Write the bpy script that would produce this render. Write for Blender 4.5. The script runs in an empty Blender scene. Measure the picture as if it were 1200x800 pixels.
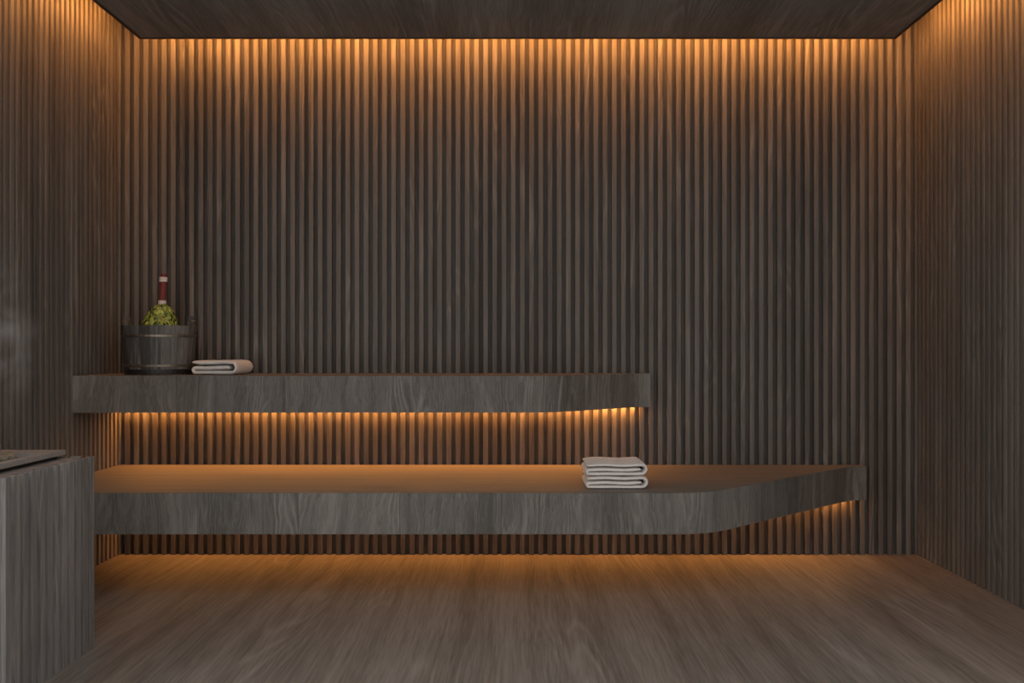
import bpy, bmesh, math, random
from mathutils import Vector, Matrix, noise as mnoise

random.seed(7)
SC = bpy.context.scene
COL = SC.collection

# ------------------------------------------------------------------ camera, world, exposure
D = 4.757            # distance camera -> slat faces of the back wall
CZ = 1.024           # camera height
W = 2.003            # half width of the room (slat face to slat face)
cam = bpy.data.objects.new('camera', bpy.data.cameras.new('camera'))
COL.objects.link(cam)
cam.location = (0, 0, CZ)
cam.rotation_euler = (math.pi / 2, 0, 0)
cam.data.sensor_width = 36
cam.data.lens = 1110 / 1200 * 36
cam.data.shift_x = -6.5 / 1200
cam.data.shift_y = 11 / 1200
cam.data.clip_start = .05
SC.camera = cam

world = bpy.data.worlds.new('world')
SC.world = world
world.use_nodes = True
bg = world.node_tree.nodes['Background']
bg.inputs['Color'].default_value = (0.98, 0.98, 0.985, 1)
bg.inputs['Strength'].default_value = 1.07

SC.view_settings.view_transform = 'Standard'
SC.view_settings.look = 'None'
SC.view_settings.gamma = 1
SC.view_settings.use_curve_mapping = False
SC.view_settings.exposure = 0

LED_COLOR = (1.0, 0.40, 0.095, 1)
LED_COVE = 106.0
LED_UPPER = 150.0
LED_LOWER = 82.0

# ------------------------------------------------------------------ helpers
def link(name, mesh, mat=None, parent=None):
    o = bpy.data.objects.new(name, mesh)
    COL.objects.link(o)
    if mat is not None and not mesh.materials:
        mesh.materials.append(mat)
    if parent is not None:
        o.parent = parent
    return o


def obj(name, bm, mat, parent=None, smooth=False):
    bmesh.ops.recalc_face_normals(bm, faces=bm.faces[:])
    me = bpy.data.meshes.new(name)
    bm.to_mesh(me)
    bm.free()
    if smooth:
        for p in me.polygons:
            p.use_smooth = True
    return link(name, me, mat, parent)


def thing(name, label, cat, loc=(0, 0, 0), group=None):
    o = bpy.data.objects.new(name, None)
    COL.objects.link(o)
    o.empty_display_size = .05
    o.location = loc
    return tag(o, label, cat, group)


def tag(o, label, cat, group=None):
    o['label'] = label
    o['category'] = cat
    if group:
        o['group'] = group
    return o


def struct(o, label, cat):
    o['kind'] = 'structure'
    o['label'] = label
    o['category'] = cat
    return o


def box(bm, x0, x1, y0, y1, z0, z1):
    vs = [bm.verts.new((x, y, z)) for z in (z0, z1) for y in (y0, y1) for x in (x0, x1)]
    for f in ((0, 1, 3, 2), (4, 5, 7, 6), (0, 1, 5, 4), (2, 3, 7, 6), (0, 2, 6, 4), (1, 3, 7, 5)):
        bm.faces.new([vs[i] for i in f])


def bevel(bm, w, seg=1):
    bmesh.ops.bevel(bm, geom=bm.edges[:], offset=w, segments=seg, affect='EDGES', profile=.5)


def prism(bm, poly, z0, z1):
    a = [bm.verts.new((p[0], p[1], z0)) for p in poly]
    b = [bm.verts.new((p[0], p[1], z1)) for p in poly]
    n = len(poly)
    bm.faces.new(a)
    bm.faces.new(b)
    for i in range(n):
        bm.faces.new((a[i], a[(i + 1) % n], b[(i + 1) % n], b[i]))


def lathe(bm, prof, n=32, axis=None, closed=False):
    """prof: list of (r, z); revolve about z."""
    rings = []
    for r, z in prof:
        rings.append([bm.verts.new((r * math.cos(2 * math.pi * k / n), r * math.sin(2 * math.pi * k / n), z))
                      for k in range(n)])
    m = len(rings)
    for i in range(m if closed else m - 1):
        a, b = rings[i], rings[(i + 1) % m]
        for k in range(n):
            bm.faces.new((a[k], a[(k + 1) % n], b[(k + 1) % n], b[k]))
    if not closed:
        bm.faces.new(rings[0])
        bm.faces.new(rings[-1])


# ------------------------------------------------------------------ materials
def nmat(name):
    m = bpy.data.materials.new(name)
    m.use_nodes = True
    nt = m.node_tree
    b = nt.nodes['Principled BSDF']
    return m, nt, b


def wood(name, grain, dark, light, per_object=False, rough=.62, bump=.25, spec=.3, fig=.22, tone=.18, zoom=1.0, warp=.03, stretch=.5, fine=1.0):
    """Grey-stained oak veneer; grain = axis along which the fibres run."""
    m, nt, b = nmat(name)
    N, L = nt.nodes, nt.links

    def math_(op, a, c=None):
        n = N.new('ShaderNodeMath')
        n.operation = op
        for i, v in enumerate((a, c)):
            if v is None:
                continue
            if isinstance(v, (int, float)):
                n.inputs[i].default_value = v
            else:
                L.new(v, n.inputs[i])
        return n.outputs[0]

    geo = N.new('ShaderNodeNewGeometry')
    pos = geo.outputs['Position']
    rnd = None
    if per_object:
        oi = N.new('ShaderNodeObjectInfo')
        rnd = oi.outputs['Random']
        off = N.new('ShaderNodeVectorMath')          # tone only: the grain runs on from piece to piece
        off.operation = 'SCALE'
        off.inputs[0].default_value = (0, 0, 0) if per_object == 'tone' else (13.1, 17.3, 11.7)
        L.new(rnd, off.inputs['Scale'])
        ad = N.new('ShaderNodeVectorMath')
        ad.operation = 'ADD'
        L.new(pos, ad.inputs[0])
        L.new(off.outputs[0], ad.inputs[1])
        pos = ad.outputs[0]

    raw = pos
    wn = N.new('ShaderNodeTexNoise')
    wn.inputs['Scale'].default_value = 3.6 * zoom
    wn.inputs['Detail'].default_value = 3
    wm = N.new('ShaderNodeVectorMath')
    wm.operation = 'MULTIPLY'
    sc_ = [1.0] * 3
    sc_['xyz'.index(grain)] = stretch
    wm.inputs[1].default_value = sc_
    L.new(raw, wm.inputs[0])
    L.new(wm.outputs[0], wn.inputs['Vector'])
    ws = N.new('ShaderNodeVectorMath')
    ws.operation = 'MULTIPLY_ADD'
    ws.inputs[1].default_value = (warp,) * 3
    L.new(wn.outputs['Color'], ws.inputs[0])
    L.new(raw, ws.inputs[2])
    pos = ws.outputs[0]

    def nz(across, along, detail, rough_=.55, dist=0.0):
        mp = N.new('ShaderNodeVectorMath')
        mp.operation = 'MULTIPLY'
        s = [across * zoom] * 3
        s['xyz'.index(grain)] = along * zoom
        mp.inputs[1].default_value = s
        L.new(pos, mp.inputs[0])
        t = N.new('ShaderNodeTexNoise')
        t.inputs['Scale'].default_value = 1
        t.inputs['Detail'].default_value = detail
        t.inputs['Roughness'].default_value = rough_
        t.inputs['Distortion'].default_value = dist
        L.new(mp.outputs[0], t.inputs['Vector'])
        return t.outputs['Fac']

    field = nz(6.5, .55, 1.5, .5, .25)
    rings = math_('MULTIPLY_ADD', math_('SINE', math_('MULTIPLY', field, 110.0)), .5)
    rings.node.inputs[2].default_value = .5
    rings = math_('POWER', rings, 3.0)
    mask = nz(9.0, 1.6, 1.0)
    mr = N.new('ShaderNodeMapRange')
    mr.inputs['From Min'].default_value = .46
    mr.inputs['From Max'].default_value = .68
    L.new(mask, mr.inputs['Value'])
    rings = math_('MULTIPLY', rings, mr.outputs[0])
    fibre = nz(170, 4.0, 3.0, .6)
    pore = nz(330, 11.0, 2.0, .5)
    streak = nz(22, .55, 3.0, .55)
    patch = nz(4.0, .35, 1.0)
    v = math_('MULTIPLY', streak, .50)
    v = math_('ADD', v, math_('MULTIPLY', fibre, .50 * fine))
    v = math_('ADD', v, math_('MULTIPLY', pore, .34 * fine))
    v = math_('ADD', v, math_('MULTIPLY', rings, fig))
    v = math_('ADD', v, math_('MULTIPLY', patch, .35))
    v = math_('SUBTRACT', v, .42 * fine - .08 + fig * .1)
    if rnd is not None:
        v = math_('ADD', v, math_('MULTIPLY', math_('SUBTRACT', rnd, .5), tone))
    ramp = N.new('ShaderNodeValToRGB')
    ramp.color_ramp.elements[0].position = .31
    ramp.color_ramp.elements[0].color = (*dark, 1)
    ramp.color_ramp.elements[1].position = .74
    ramp.color_ramp.elements[1].color = (*light, 1)
    L.new(v, ramp.inputs[0])
    L.new(ramp.outputs[0], b.inputs['Base Color'])
    b.inputs['Roughness'].default_value = rough
    b.inputs['Specular IOR Level'].default_value = spec
    bp = N.new('ShaderNodeBump')
    bp.inputs['Strength'].default_value = bump
    bp.inputs['Distance'].default_value = .002
    L.new(math_('ADD', math_('MULTIPLY', fibre, .7), math_('MULTIPLY', rings, .3)), bp.inputs['Height'])
    L.new(bp.outputs[0], b.inputs['Normal'])
    return m


def plain(name, col, rough=.6, metal=0.0, noise_scale=0, noise_amt=0.0, bump=0.0, sheen=0.0):
    m, nt, b = nmat(name)
    b.inputs['Roughness'].default_value = rough
    b.inputs['Metallic'].default_value = metal
    if sheen:
        b.inputs['Sheen Weight'].default_value = sheen
    if noise_scale:
        N, L = nt.nodes, nt.links
        tc = N.new('ShaderNodeTexCoord')
        t = N.new('ShaderNodeTexNoise')
        t.inputs['Scale'].default_value = noise_scale
        t.inputs['Detail'].default_value = 4
        L.new(tc.outputs['Object'], t.inputs['Vector'])
        r = N.new('ShaderNodeValToRGB')
        r.color_ramp.elements[0].position = .3
        r.color_ramp.elements[1].position = .7
        r.color_ramp.elements[0].color = (*[c * (1 - noise_amt) for c in col], 1)
        r.color_ramp.elements[1].color = (*[min(1, c * (1 + noise_amt)) for c in col], 1)
        L.new(t.outputs['Fac'], r.inputs[0])
        L.new(r.outputs[0], b.inputs['Base Color'])
        if bump:
            bp = N.new('ShaderNodeBump')
            bp.inputs['Strength'].default_value = bump
            bp.inputs['Distance'].default_value = .002
            L.new(t.outputs['Fac'], bp.inputs['Height'])
            L.new(bp.outputs[0], b.inputs['Normal'])
    else:
        b.inputs['Base Color'].default_value = (*col, 1)
    return m


DK, LT = (.085, .070, .058), (.215, .188, .160)
M_SLAT = wood('slat_wood', 'z', DK, LT, tone=0)
M_SLATV = wood('wall_slat_wood', 'z', DK, LT, per_object='tone', tone=.06, fig=.22, warp=.05, fine=.55)
M_BACKING = wood('wall_backing_wood', 'z', (.06, .049, .041), (.13, .112, .096))
M_FASCIA = wood('bench_fascia_wood', 'z', (.09, .079, .067), (.235, .213, .185), per_object=True, fig=.30, tone=.10, warp=.09, stretch=.8)
M_SEAT = wood('bench_seat_wood', 'x', (.165, .136, .11), (.235, .197, .163), fig=.1)
M_FLOOR = wood('floor_wood', 'y', (.125, .103, .086), (.305, .263, .228), fig=.14, zoom=.6, rough=.55, warp=.10, stretch=.22)
M_CEIL = wood('ceiling_wood', 'y', (.115, .110, .102), (.27, .258, .242), zoom=.7, warp=.10, stretch=.3)
M_HEATER = wood('heater_slat_wood', 'z', (.125, .114, .103), (.31, .288, .264), per_object=True, tone=.05)
M_RIM = plain('heater_rim_metal', (.27, .24, .215), .55, 0, 60, .12)
M_DARK = plain('heater_dark_metal', (.02, .018, .016), .6, .4)
M_STONE = plain('stone_grey_brown', (.20, .165, .115), .85, 0, 18, .45, .6)
M_TOWEL = plain('terry_cotton', (.74, .685, .63), .95, 0, 420, .16, 1.0, .3)
M_BUCKET = wood('bucket_wood', 'z', (.045, .042, .038), (.17, .158, .14), per_object=True, tone=.30, fig=.35, warp=.03)
M_HOOP = plain('hoop_metal', (.24, .20, .15), .38, .8, 30, .25)
M_IRON = plain('dark_iron', (.05, .045, .04), .4, .7)
M_RED = plain('red_wrapping', (.17, .024, .017), .6, 0, 90, .25)
M_WHITE = plain('pale_binding', (.66, .56, .50), .8, 0, 200, .12)
M_TWIG = plain('twig_brown', (.10, .07, .04), .8, 0, 60, .3)
M_ALU = plain('led_channel_metal', (.35, .33, .31), .5, .8)

# leaves: yellow green varying from leaf to leaf; tone extremes paint in highlights and shaded gaps
M_LEAF, nt, b = nmat('leaf_green')
at = nt.nodes.new('ShaderNodeAttribute')
at.attribute_name = 'tint'
r = nt.nodes.new('ShaderNodeValToRGB')
r.color_ramp.elements[0].color = (.018, .032, .006, 1)
r.color_ramp.elements[1].color = (.50, .58, .11, 1)
nt.links.new(at.outputs['Fac'], r.inputs[0])
nt.links.new(r.outputs[0], b.inputs['Base Color'])
b.inputs['Roughness'].default_value = .5


def led_mat(name, strength):
    m, nt, b = nmat(name)
    b.inputs['Base Color'].default_value = (.8, .7, .5, 1)
    b.inputs['Emission Color'].default_value = LED_COLOR
    b.inputs['Emission Strength'].default_value = strength
    return m


# ------------------------------------------------------------------ the room shell
Y0 = 2.6                  # the open (glazed) front of the cabin, just before the camera's view begins
PITCH = 10.776 / (1110 / D)
SD = .026                 # slat depth
SW = .0242                # slat width
ZP = 2.536                # underside of dropped ceiling panel
ZC = 2.680                # upper ceiling over the cove


def slat_mesh(name, w, d, h, c=.0016):
    bm = bmesh.new()
    prism(bm, [(-w / 2, d), (-w / 2, c), (-w / 2 + c, 0), (w / 2 - c, 0), (w / 2, c), (w / 2, d)], 0, h)
    bmesh.ops.recalc_face_normals(bm, faces=bm.faces[:])
    me = bpy.data.meshes.new(name)
    bm.to_mesh(me)
    bm.free()
    return me


bm = bmesh.new()
box(bm, -W - SD - .1, W + SD + .1, Y0 - 1.6, D + SD + .1, -.1, 0)
floor = struct(obj('floor', bm, M_FLOOR), 'grey brown wood floor with grain running towards the viewer', 'floor')

bm = bmesh.new()
box(bm, -W - SD, W + SD, D + SD, D + SD + .1, 0, ZC)
wall_back = struct(obj('wall_back', bm, M_BACKING), 'back wall clad in dark vertical wood slats behind the benches', 'wall')
bm = bmesh.new()
box(bm, -W - SD - .1, -W - SD, Y0, D + SD + .1, 0, ZC)
wall_left = struct(obj('wall_left', bm, M_BACKING), 'left wall clad in dark vertical wood slats beside the heater', 'wall')
bm = bmesh.new()
box(bm, W + SD, W + SD + .1, Y0, D + SD + .1, 0, ZC)
wall_right = struct(obj('wall_right', bm, M_BACKING), 'right wall clad in dark vertical wood slats, no bench against it', 'wall')

me = slat_mesh('slat', SW, SD, ZC)
me.materials.append(M_SLATV)
for k in range(-30, 58):
    o = link('slat', me, None, wall_back)
    o.location = ((461.25 - 606.5 + 10.776 * k) * D / 1110, D, 0)
n = int((D - Y0) / PITCH)
for k in range(n):
    y = D - .016 - PITCH * (k + .3)
    o = link('slat', me, None, wall_left)
    o.location = (-W, y, 0)
    o.rotation_euler = (0, 0, math.pi / 2)
    o = link('slat', me, None, wall_right)
    o.location = (W, y, 0)
    o.rotation_euler = (0, 0, -math.pi / 2)

bm = bmesh.new()
box(bm, -W - SD - .1, W + SD + .1, Y0, D + SD + .1, ZC, ZC + .1)
ceiling = struct(obj('ceiling', bm, M_CEIL), 'dark wood ceiling with a lit cove gap round its dropped panel', 'ceiling')
G = .172
bm = bmesh.new()
box(bm, -W + G, W - G, Y0, D - G, ZP, ZC)
bevel(bm, .003)
obj('dropped_panel', bm, M_CEIL, ceiling)
M_EDGE = plain('panel_edge_dark_red', (.05, .026, .02), .7)  # thin dark red strips along the panel's lower edges
e, x1, y1 = .015, W - G, D - G
for (a, b_, c, d) in ((-x1, x1, y1 - e, y1), (-x1, -x1 + e, Y0, y1 - e), (x1 - e, x1, Y0, y1 - e)):
    bm = bmesh.new()
    box(bm, a, b_, c, d, ZP - .003, ZP - .0002)
    obj('edge_strip', bm, M_EDGE, ceiling)


# ------------------------------------------------------------------ LED strips
def led(p0, p1, z, mat, label, width=.02, tilt=0.0):
    """a straight strip between two plan points; tilt 0 shines down, otherwise it leans to the left of p0 -> p1"""
    a, b_ = Vector((*p0, 0)), Vector((*p1, 0))
    mid, d = (a + b_) / 2, b_ - a
    t = thing('led_strip', label, 'light strip', (mid.x, mid.y, z))
    t.rotation_euler = (tilt, 0, math.atan2(d.y, d.x))
    h = d.length / 2
    w = width / 2
    bm = bmesh.new()
    box(bm, -h, h, -w - .003, w + .003, -.004, 0)
    box(bm, -h, h, -w - .003, -w, -.012, -.004)
    box(bm, -h, h, w, w + .003, -.012, -.004)
    obj('channel', bm, M_ALU, t)
    bm = bmesh.new()
    box(bm, -h + .004, h - .004, -w, w, -.011, -.004)
    obj('diffuser', bm, mat, t)
    return t


M_LC = led_mat('led_cove_glow', LED_COVE)
M_LU = led_mat('led_upper_glow', LED_UPPER)
M_LL = led_mat('led_lower_glow', LED_LOWER)
A, TILT = .157, math.radians(58)
ZS = ZP + .105
led((-W + A + .03, D - A), (W - A - .03, D - A), ZS, M_LC, 'warm light strip in the ceiling cove along the back wall', tilt=TILT)
led((-W + A, Y0 + .05), (-W + A, D - A - .03), ZS, M_LC, 'warm light strip in the ceiling cove along the left wall', tilt=TILT)
led((W - A, D - A - .03), (W - A, Y0 + .05), ZS, M_LC, 'warm light strip in the ceiling cove along the right wall', tilt=TILT)


# ------------------------------------------------------------------ benches
def arc_corner(p, a, b, r, n=10):
    """fillet of radius r at p between directions towards a and b"""
    p, a, b = Vector(p), Vector(a), Vector(b)
    u, v = (a - p).normalized(), (b - p).normalized()
    ang = u.angle(v)
    t = r / math.tan(ang / 2)
    c = p + (u + v).normalized() * (r / math.sin(ang / 2))
    s, e = p + u * t - c, p + v * t - c
    out = []
    tot = s.angle(e)
    for i in range(n + 1):
        f = i / n
        out.append(c + (s * math.sin((1 - f) * tot) + e * math.sin(f * tot)) / math.sin(tot))
    return out


def offset_path(path, d):
    """move path to its left by d (path runs left to right, +y is left)"""
    out = []
    for i, p in enumerate(path):
        t = Vector((0, 0))
        if i:
            t += (p - path[i - 1]).normalized()
        if i < len(path) - 1:
            t += (path[i + 1] - p).normalized()
        t.normalize()
        nrm = Vector((-t.y, t.x))
        out.append(p + nrm * d)
    return out


def bench(label, zt, th, yf, xc, yt, xt, xe, joints, step, rad):
    root = thing('bench', label, 'bench', (-W, yf, zt - th))
    inv = Matrix.Translation(-Vector(root.location))
    P0, P1, P2, P3 = (-W + .001, yf), (xc, yf), (xt, yt), (xe, yt)
    path = [Vector(P0)] + arc_corner(P1, P0, P2, rad, 14) + arc_corner(P2, P1, P3, .10, 6) + [Vector(P3)]
    # resample densely
    dense = [path[0]]
    for a, b in zip(path, path[1:]):
        k = max(1, int((b - a).length / .02))
        for i in range(1, k + 1):
            dense.append(a.lerp(b, i / k))
    T = .02
    inner = offset_path(dense, T)
    inner[0].x = -W + .001
    inner[-1].x = xe
    bm = bmesh.new()
    prism(bm, [tuple(p) for p in inner] + [(xe, D - .0005), (-W + .001, D - .0005)], zt - th + .02, zt)
    yg = D - .05                              # a groove along the wall underneath takes the light strip
    prism(bm, [(p.x, min(p.y, yg - .0005)) for p in inner] + [(xe, yg), (-W + .001, yg)], zt - th, zt - th + .02)
    bm.transform(inv)
    obj('seat', bm, M_SEAT, root)
    # fascia boards round the front edge
    L = [0]
    for a, b in zip(dense, dense[1:]):
        L.append(L[-1] + (b - a).length)
    cuts = [j + W for j in joints]
    while cuts[-1] + step < L[-1] - .1:
        cuts.append(cuts[-1] + step)
    cuts = [0] + cuts + [L[-1]]

    def sample(pth, s):
        for i in range(len(L) - 1):
            if L[i + 1] >= s:
                f = (s - L[i]) / (L[i + 1] - L[i])
                return pth[i].lerp(pth[i + 1], f)
        return pth[-1].copy()
    for c0, c1 in zip(cuts, cuts[1:]):
        s0, s1 = c0 + (.0006 if c0 else 0), c1 - (.0006 if c1 < L[-1] else 0)
        k = 1 if dense[0].y == sample(dense, s1).y and s1 < xc + W - .3 else 14
        ss = [s0 + (s1 - s0) * i / k for i in range(k + 1)]
        out = [sample(dense, s) for s in ss]
        inn = [sample(inner, s) for s in ss]
        bm = bmesh.new()
        prism(bm, [tuple(p) for p in out] + [tuple(p) for p in reversed(inn)], zt - th, zt)
        bm.transform(inv)
        obj('fascia_board', bm, M_FASCIA, root)
    return root


YU, YL = 4.257, 3.813
bench('dark wood upper bench, shorter one, carrying the bucket and a single towel', .912, .166, YU, .155, D - .075, .585, .657,
      [-1.536, -1.045, -.56, -.07], .48, .30)
bench('long dark wood lower bench with angled right end, carrying two stacked towels', .452, .166, YL, .765, D - .078, 1.645, 1.722,
      [-1.29, -.884, -.475, -.067, .34, .75], .41, .30)
led((-W + .02, D - .016), (.595, D - .016), .760, M_LU, 'warm light strip under the upper bench', .010)
led((-W + .02, D - .016), (1.665, D - .016), .300, M_LL, 'warm light strip under the long lower bench', .010)

# ------------------------------------------------------------------ heater
HX, HY0, HY1 = -1.484, 2.700, 3.285
HXL = -1.962
heater = thing('sauna_heater', 'box heater clad in grey wood slats in the left foreground, stones on top', 'heater',
               ((HX + HXL) / 2, (HY0 + HY1) / 2, 0))
hc = Vector(heater.location)


def hobj(name, bm, mat, **k):
    bm.transform(Matrix.Translation(-hc))
    return obj(name, bm, mat, heater, **k)


SDH = .020
bm = bmesh.new()
box(bm, HXL, HX - SDH, HY0 + SDH, HY1 - SDH, 0, .60)
ox0, ox1, oy0, oy1 = -1.915, -1.585, 2.86, 3.155        # the opening
for (a, b_, c, d) in ((HXL, ox0, HY0 + SDH, HY1 - SDH), (ox1, HX - SDH, HY0 + SDH, HY1 - SDH),
                     (ox0, ox1, HY0 + SDH, oy0), (ox0, ox1, oy1, HY1 - SDH)):
    box(bm, a, b_, c, d, .60, .655)
hobj('body', bm, M_HEATER)
me = slat_mesh('heater_slat', .0315, SDH, .660, .006)
me.materials.append(M_HEATER)
ns = 12
p = (HY1 - HY0) / ns
for k in range(ns):
    o = link('slat', me, None, heater)
    o.location = Vector((HX, HY0 + p * (k + .5), 0)) - hc
    o.rotation_euler = (0, 0, -math.pi / 2)
    o.rotation_euler = (0, 0, math.pi / 2)
    o.rotation_euler = (0, 0, -math.pi / 2)
nf = 10
p = (HX - SDH - HXL) / nf
for k in range(nf):
    for y, rz in ((HY0, 0), (HY1, math.pi)):
        o = link('slat', me, None, heater)
        o.location = Vector((HXL + p * (k + .5), y, 0)) - hc
        o.rotation_euler = (0, 0, rz)
# plinth (shadow gap) and raised rim
lx0, lx1, ly0, ly1 = HXL + .004, -1.554, 2.765, 3.258
for nm, ins, z0, z1, m in (('rim_plinth', .02, .655, .668, M_DARK), ('rim', 0, .668, .684, M_RIM)):
    bm = bmesh.new()
    for (a, b_, c, d) in ((lx0 + ins, ox0, ly0 + ins, ly1 - ins), (ox1, lx1 - ins, ly0 + ins, ly1 - ins),
                         (ox0, ox1, ly0 + ins, oy0), (ox0, ox1, oy1, ly1 - ins)):
        box(bm, a, b_, c, d, z0, z1)
    bmesh.ops.remove_doubles(bm, verts=bm.verts[:], dist=1e-5)
    hobj(nm, bm, m)
bm = bmesh.new()
box(bm, ox0 + .001, ox1 - .001, oy0 + .001, oy1 - .001, .60, .603)
hobj('stone_tray', bm, M_DARK)

stone_meshes = []
for s in range(6):
    bm = bmesh.new()
    bmesh.ops.create_icosphere(bm, subdivisions=3, radius=1)
    sc = Vector((random.uniform(.85, 1.15), random.uniform(.8, 1.0), random.uniform(.62, .8)))
    for v in bm.verts:
        q = v.co * 1.3 + Vector((s * 9.1, 0, 0))
        v.co = v.co * (1 + .22 * mnoise.noise(q) + .06 * mnoise.noise(q * 3.1))
        v.co = Vector((v.co.x * sc.x, v.co.y * sc.y, v.co.z * sc.z))
    me = bpy.data.meshes.new('stone')
    bm.to_mesh(me)
    bm.free()
    for p_ in me.polygons:
        p_.use_smooth = True
    me.materials.append(M_STONE)
    stone_meshes.append(me)
spots = []
for layer, (z, nx, ny) in enumerate(((.632, 5, 4), (.676, 4, 4), (.712, 3, 2))):
    ins = (.040, .070, .105)[layer]
    for a in range(nx):
        for c in range(ny):
            spots.append((ox0 + ins + (ox1 - ox0 - 2 * ins) * a / (nx - 1), oy0 + ins + (oy1 - oy0 - 2 * ins) * c / (ny - 1), z))
for i, (x, y, z) in enumerate(spots):
    o = link('sauna_stone', stone_meshes[i % 6])
    rr = random.uniform(.0245, .0265)
    o.scale = (rr, rr, rr * .95)
    o.location = (x, y, z)
    o.rotation_euler = (random.uniform(-.2, .2), random.uniform(-.2, .2), random.uniform(0, 6.28))
    tag(o, 'grey brown stone piled in the heater top at the left edge', 'stone', 'stones piled in the heater')

# steam rising from the stones: a real volume
bm = bmesh.new()
bmesh.ops.create_icosphere(bm, subdivisions=3, radius=1)
M_STEAM = bpy.data.materials.new('steam_volume')
M_STEAM.use_nodes = True
nt = M_STEAM.node_tree
nt.nodes.clear()
N, L = nt.nodes, nt.links
out = N.new('ShaderNodeOutputMaterial')
vol = N.new('ShaderNodeVolumeScatter')
vol.inputs['Color'].default_value = (.95, .95, .95, 1)
tc = N.new('ShaderNodeTexCoord')
nz = N.new('ShaderNodeTexNoise')
nz.inputs['Scale'].default_value = 1.5
nz.inputs['Detail'].default_value = 3
nz.inputs['Distortion'].default_value = 1.2
mp = N.new('ShaderNodeMapping')
mp.inputs['Scale'].default_value = (1, 1, 1.6)
mp.inputs['Location'].default_value = (.4, 0, .25)
L.new(tc.outputs['Object'], mp.inputs[0])
L.new(mp.outputs[0], nz.inputs['Vector'])
ln = N.new('ShaderNodeVectorMath')
ln.operation = 'LENGTH'
L.new(tc.outputs['Object'], ln.inputs[0])
r1 = N.new('ShaderNodeMapRange')
r1.inputs['From Min'].default_value = .25
r1.inputs['From Max'].default_value = 1
r1.inputs['To Min'].default_value = 1
r1.inputs['To Max'].default_value = 0
L.new(ln.outputs['Value'], r1.inputs['Value'])
r2 = N.new('ShaderNodeMapRange')
r2.inputs['From Min'].default_value = .47
r2.inputs['From Max'].default_value = .68
L.new(nz.outputs['Fac'], r2.inputs['Value'])
mu = N.new('ShaderNodeMath')
mu.operation = 'MULTIPLY'
L.new(r1.outputs[0], mu.inputs[0])
L.new(r2.outputs[0], mu.inputs[1])
mu2 = N.new('ShaderNodeMath')
mu2.operation = 'MULTIPLY'
mu2.inputs[1].default_value = 5.0
L.new(mu.outputs[0], mu2.inputs[0])
L.new(mu2.outputs[0], vol.inputs['Density'])
L.new(vol.outputs[0], out.inputs['Volume'])
steam = obj('steam', bm, M_STEAM)
steam.location = (-1.655, 3.02, 1.06)
steam.scale = (.13, .11, .28)
tag(steam, 'faint wisp of steam rising over the heater at the left edge', 'steam')


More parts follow.
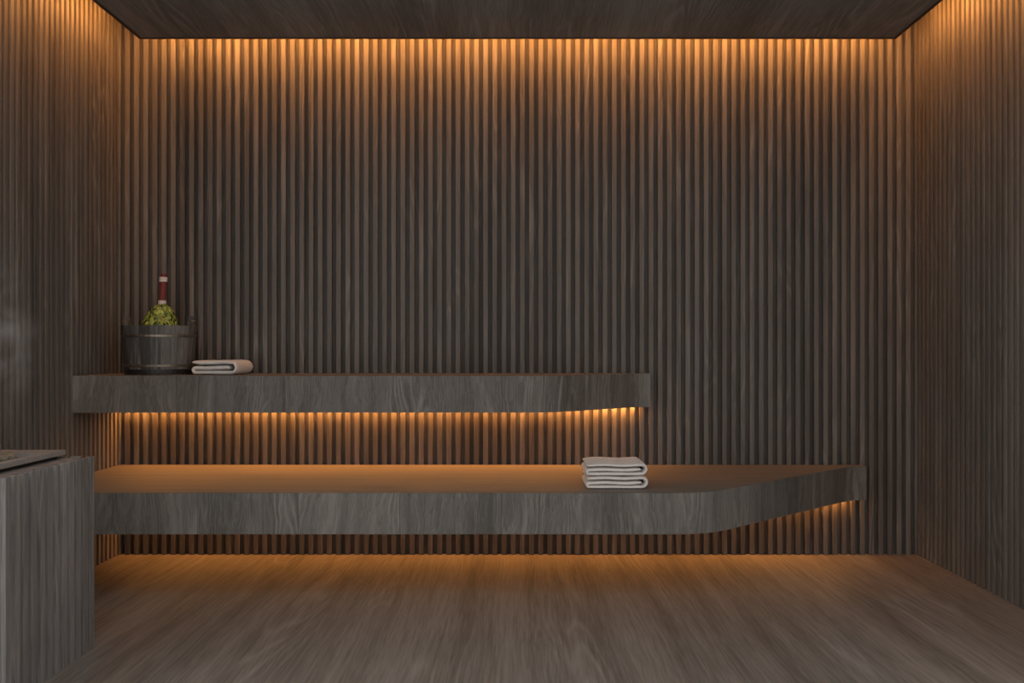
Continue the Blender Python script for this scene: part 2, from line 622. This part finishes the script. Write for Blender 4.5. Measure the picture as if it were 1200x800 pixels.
# ------------------------------------------------------------------ towels
def towel_mesh(w, h, dep, seed):
    """a towel folded in three: a strip that runs along the top, round the right end, back along
    the bottom, up at the left end and in between as a tongue; extruded along y."""
    t = h / 3 * .92          # cloth thickness
    g = h / 3
    zb, zm, zt = t / 2, g * 1.42, h - t / 2
    rc_r = (zt - zb) / 2
    rc_l = (zm - zb) / 2
    pts = []
    x0, x1 = rc_l + t / 2, w - rc_r - t / 2
    n1 = 14
    for i in range(n1):                                   # top, left free end -> right
        f = i / n1
        pts.append((t * .35 + (x1 - t * .35) * f, zt))
    for i in range(10):                                   # right turn
        a = math.pi / 2 - math.pi * i / 10
        pts.append((x1 + rc_r * math.cos(a), (zt + zb) / 2 + rc_r * math.sin(a)))
    for i in range(n1):                                   # bottom, right -> left
        f = i / n1
        pts.append((x1 + (x0 - x1) * f, zb))
    for i in range(8):                                    # left turn
        a = -math.pi / 2 - math.pi * i / 8
        pts.append((x0 + rc_l * math.cos(a), (zb + zm) / 2 + rc_l * math.sin(a)))
    xe = w - t * 1.75
    for i in range(n1 + 1):                               # tongue, left -> right
        f = i / n1
        pts.append((x0 + (xe - x0) * f, zm))
    P = [Vector(p) for p in pts]
    ny = 12
    bm = bmesh.new()
    rings = []
    for j in range(ny + 1):
        y = dep * j / ny
        ring_o, ring_i = [], []
        for i, p in enumerate(P):
            d = (P[min(i + 1, len(P) - 1)] - P[max(i - 1, 0)]).normalized()
            nrm = Vector((-d.y, d.x))
            q = Vector((p.x * 9 + seed, y * 7, p.y * 30))
            wv = .05 * t * mnoise.noise(q * 1.2) + .0016 * math.sin(p.x * 38 + seed) * (1 if p.y > zb + .002 else 0)
            th = t / 2 * {0: .45, 1: .85}.get(min(i, len(P) - 1 - i), .95)
            e = 0
            if j in (0, ny):
                th *= .72
            if j == 0:
                e = .004
            elif j == ny:
                e = -.004
            yy = y + (.006 * mnoise.noise(Vector((p.x * 8, p.y * 20, seed + j))) if j else .003 * mnoise.noise(q))
            for ring, s in ((ring_o, 1), (ring_i, -1)):
                c = p + nrm * th * s + Vector((0, wv))
                ring.append(bm.verts.new((c.x, yy + 0 * e, max(c.y, .0))))
        rings.append(ring_o + list(reversed(ring_i)))
    m = len(rings[0])
    for j in range(ny):
        for i in range(m):
            bm.faces.new((rings[j][i], rings[j][(i + 1) % m], rings[j + 1][(i + 1) % m], rings[j + 1][i]))
    k = len(P)
    for ring in (rings[0], rings[-1]):                    # end caps as quads between both skins, bulging out
        s = -1 if ring is rings[0] else 1
        mids = []
        for i in range(k):
            a, b_ = ring[i].co, ring[m - 1 - i].co
            c = (a + b_) / 2
            mids.append(bm.verts.new((c.x, c.y + s * .004, c.z)))
        for i in range(k - 1):
            bm.faces.new((ring[i], ring[i + 1], mids[i + 1], mids[i]))
            bm.faces.new((ring[m - 1 - i], ring[m - 2 - i], mids[i + 1], mids[i]))
        bm.faces.new((ring[0], ring[m - 1], mids[0]))
        bm.faces.new((ring[k - 1], ring[k], mids[k - 1]))
    bmesh.ops.recalc_face_normals(bm, faces=bm.faces[:])
    me = bpy.data.meshes.new('towel')
    bm.to_mesh(me)
    bm.free()
    for p_ in me.polygons:
        p_.use_smooth = True
    me.materials.append(M_TOWEL)
    return me


def towel(me, loc, label, group=None):
    o = link('towel', me)
    o.location = loc
    s = o.modifiers.new('smooth', 'SUBSURF')
    s.levels = s.render_levels = 1
    tag(o, label, 'towel', group)
    return o


towel(towel_mesh(.222, .068, .27, 2.0), (-1.522, 4.405, .9125), 'single folded pale towel on the upper bench beside the bucket')
tm = towel_mesh(.262, .0515, .265, 5.0)
towel(tm, (.281, 3.915, .4525), 'folded pale towel at the bottom of the two towel stack', 'stacked towels on the lower bench')
towel(tm, (.279, 3.917, .4525 + .0540), 'folded pale towel lying on top of the two towel stack', 'stacked towels on the lower bench')

# ------------------------------------------------------------------ bucket
BX, BY, BZ = -1.703, 4.50, .9125
bucket = thing('bucket', 'dark wooden stave bucket with metal hoops on the upper bench', 'bucket', (BX, BY, BZ))
RB, RT, HB = .150, .170, .229
NST = 22


def brad(z):
    return RB + (RT - RB) * z / HB


def stave(a0, a1, h, round_top):  # a slightly bowed board
    bm = bmesh.new()
    nz_ = 5
    sec = []
    na = 3
    for j in range(nz_ + 1):
        z = h * j / nz_
        r = brad(min(z, HB * 1.25))
        row = []
        for rr in (r, r - .014):
            for i in range(na + 1):
                f = i / na
                am = (a0 + a1) / 2
                k = 1.0
                if round_top and z > HB:
                    k = 1.35 * math.sqrt(max(.2, 1 - ((z - HB) / (h - HB)) ** 2 * .75))
                a = am + (a0 + (a1 - a0) * f - am) * k
                bulge = .0015 * (1 - (2 * f - 1) ** 2)
                q = rr + (bulge if rr == r else 0)
                row.append(bm.verts.new((q * math.cos(a), q * math.sin(a), z)))
        sec.append(row)
    w = na + 1
    for j in range(nz_):
        A_, B_ = sec[j], sec[j + 1]
        for i in range(na):
            bm.faces.new((A_[i], A_[i + 1], B_[i + 1], B_[i]))
            bm.faces.new((A_[w + i], A_[w + i + 1], B_[w + i + 1], B_[w + i]))
        bm.faces.new((A_[0], A_[w], B_[w], B_[0]))
        bm.faces.new((A_[na], A_[w + na], B_[w + na], B_[na]))
    for S in (sec[0], sec[-1]):
        for i in range(na):
            bm.faces.new((S[i], S[i + 1], S[w + i + 1], S[w + i]))
    return bm


for k in range(NST):
    a = 2 * math.pi * k / NST - math.radians(10)
    ear = k in (0, NST // 2)
    gp = .0035
    st = obj('stave', stave(a - math.pi / NST + gp, a + math.pi / NST - gp, HB + .046 if ear else HB, ear), M_BUCKET, bucket)
    if ear:
        bm = bmesh.new()
        bmesh.ops.create_cone(bm, cap_ends=True, segments=14, radius1=.007, radius2=.007, depth=.030)
        bm.transform(Matrix.Translation((brad(HB) * math.cos(a), brad(HB) * math.sin(a), HB + .022))
                     @ Matrix.Rotation(math.pi / 2, 4, 'Y'))
        o = obj('pin', bm, M_HOOP, st, smooth=False)
bm = bmesh.new()
lathe(bm, [(brad(.01) - .0145, .006), (brad(.01) - .0145, .022)], 32)
obj('base', bm, M_BUCKET, bucket)
for z, h, m in ((.043, .012, M_HOOP), (.181, .012, M_HOOP), (.015, .024, M_IRON)):
    bm = bmesh.new()
    lathe(bm, [(brad(z - h / 2) + .0005, z - h / 2), (brad(z - h / 2) + .0042, z - h / 2 + .001),
               (brad(z + h / 2) + .0042, z + h / 2 - .001), (brad(z + h / 2) + .0005, z + h / 2)], 44, closed=True)
    obj('hoop', bm, m, bucket, smooth=False)

# ------------------------------------------------------------------ whisk standing in the bucket
wx, wy = -1.694, 4.50
whisk = thing('sauna_whisk', 'leafy sauna whisk with red wrapped handle standing in the wooden bucket', 'whisk', (wx, wy, BZ + .023))
wo = Vector(whisk.location)
zl, zt_ = 1.135 - wo.z, 1.241 - wo.z       # rim level and top of the leaf dome


def axis_x(z):                              # the handle leans a little to the right
    return .005 + (z - zt_) * .055


bm = bmesh.new()
tint = bm.faces.layers.float.new('tint_tmp')
tl = []
for k in range(900):
    f = random.random() ** .8
    z = zl - .05 + (zt_ - zl + .05) * f
    g = max(0, min(1, (z - zl) / (zt_ - zl)))
    R = .082 * math.sqrt(max(.04, 1 - g ** 1.35)) + .002
    a = random.uniform(0, 2 * math.pi)
    rr = R * random.uniform(.80, 1.06)
    c = Vector((axis_x(z) + rr * math.cos(a) - .003 * (1 - g), rr * math.sin(a), z))
    outw = Vector((math.cos(a), math.sin(a), .25 + g * .8)).normalized()
    down = Vector((math.cos(a) * .55, math.sin(a) * .55, -1)) + Vector((random.uniform(-.6, .6), random.uniform(-.6, .6), random.uniform(-.3, .3)))
    down.normalize()
    outw = (outw + Vector((random.uniform(-.5, .5), random.uniform(-.5, .5), random.uniform(-.4, .4)))).normalized()
    side = down.cross(outw).normalized()
    up = side.cross(down).normalized()
    ln_, wd = random.uniform(.022, .036), random.uniform(.008, .013)
    A0 = c - down * ln_ / 2
    B0 = c + down * ln_ / 2 - up * .004
    mid = c + up * .002
    v0, v1, v2 = bm.verts.new(A0), bm.verts.new(B0), bm.verts.new(mid)
    s1, s2 = bm.verts.new(c + side * wd - up * .002), bm.verts.new(c - side * wd - up * .002)
    ti = min(1, max(0, random.gauss(.42, .32)))
    for tri in ((v0, s1, v2), (s1, v1, v2), (v0, v2, s2), (s2, v2, v1)):
        fc = bm.faces.new(tri)
        tl.append(ti)
me = bpy.data.meshes.new('leaves')
bm.to_mesh(me)
bm.free()
at_ = me.attributes.new('tint', 'FLOAT', 'FACE')
for i_, t_ in enumerate(tl):
    at_.data[i_].value = t_
lv = link('leaves', me, M_LEAF, whisk)
lv['kind'] = 'stuff'
bm = bmesh.new()
for k in range(14):
    a = 2 * math.pi * k / 14
    p0 = Vector((.055 * math.cos(a), .055 * math.sin(a), 0))
    p1 = Vector((axis_x(zt_) + .012 * math.cos(a), .012 * math.sin(a), zt_))
    d = p1 - p0
    c = bmesh.ops.create_cone(bm, cap_ends=True, segments=6, radius1=.003, radius2=.004, depth=d.length)
    mt = Matrix.Translation((p0 + p1) / 2) @ d.to_track_quat('Z', 'Y').to_matrix().to_4x4()
    bmesh.ops.transform(bm, matrix=mt, verts=c['verts'])
obj('twigs', bm, M_TWIG, whisk)


def handle_piece(name, z0, z1, r0, r1, mat, rim=.0015):
    bm = bmesh.new()
    lathe(bm, [(r0 - rim, z0), (r0, z0 + rim), (r1, z1 - rim), (r1 - rim, z1)], 20)
    for v in bm.verts:
        v.co.x += axis_x(v.co.z)
    return obj(name, bm, mat, whisk, smooth=False)


def zz(py):
    return CZ + (411 - py) * 4.5 / 1110 - wo.z


handle_piece('binding', zz(358.5), zz(352), .0185, .0185, M_WHITE)
handle_piece('handle', zz(352), zz(330.3), .0165, .0170, M_RED)
handle_piece('binding', zz(330.3), zz(324.6), .0188, .0182, M_WHITE)
handle_piece('handle_tip', zz(324.6), zz(320.8), .0150, .0125, M_RED)
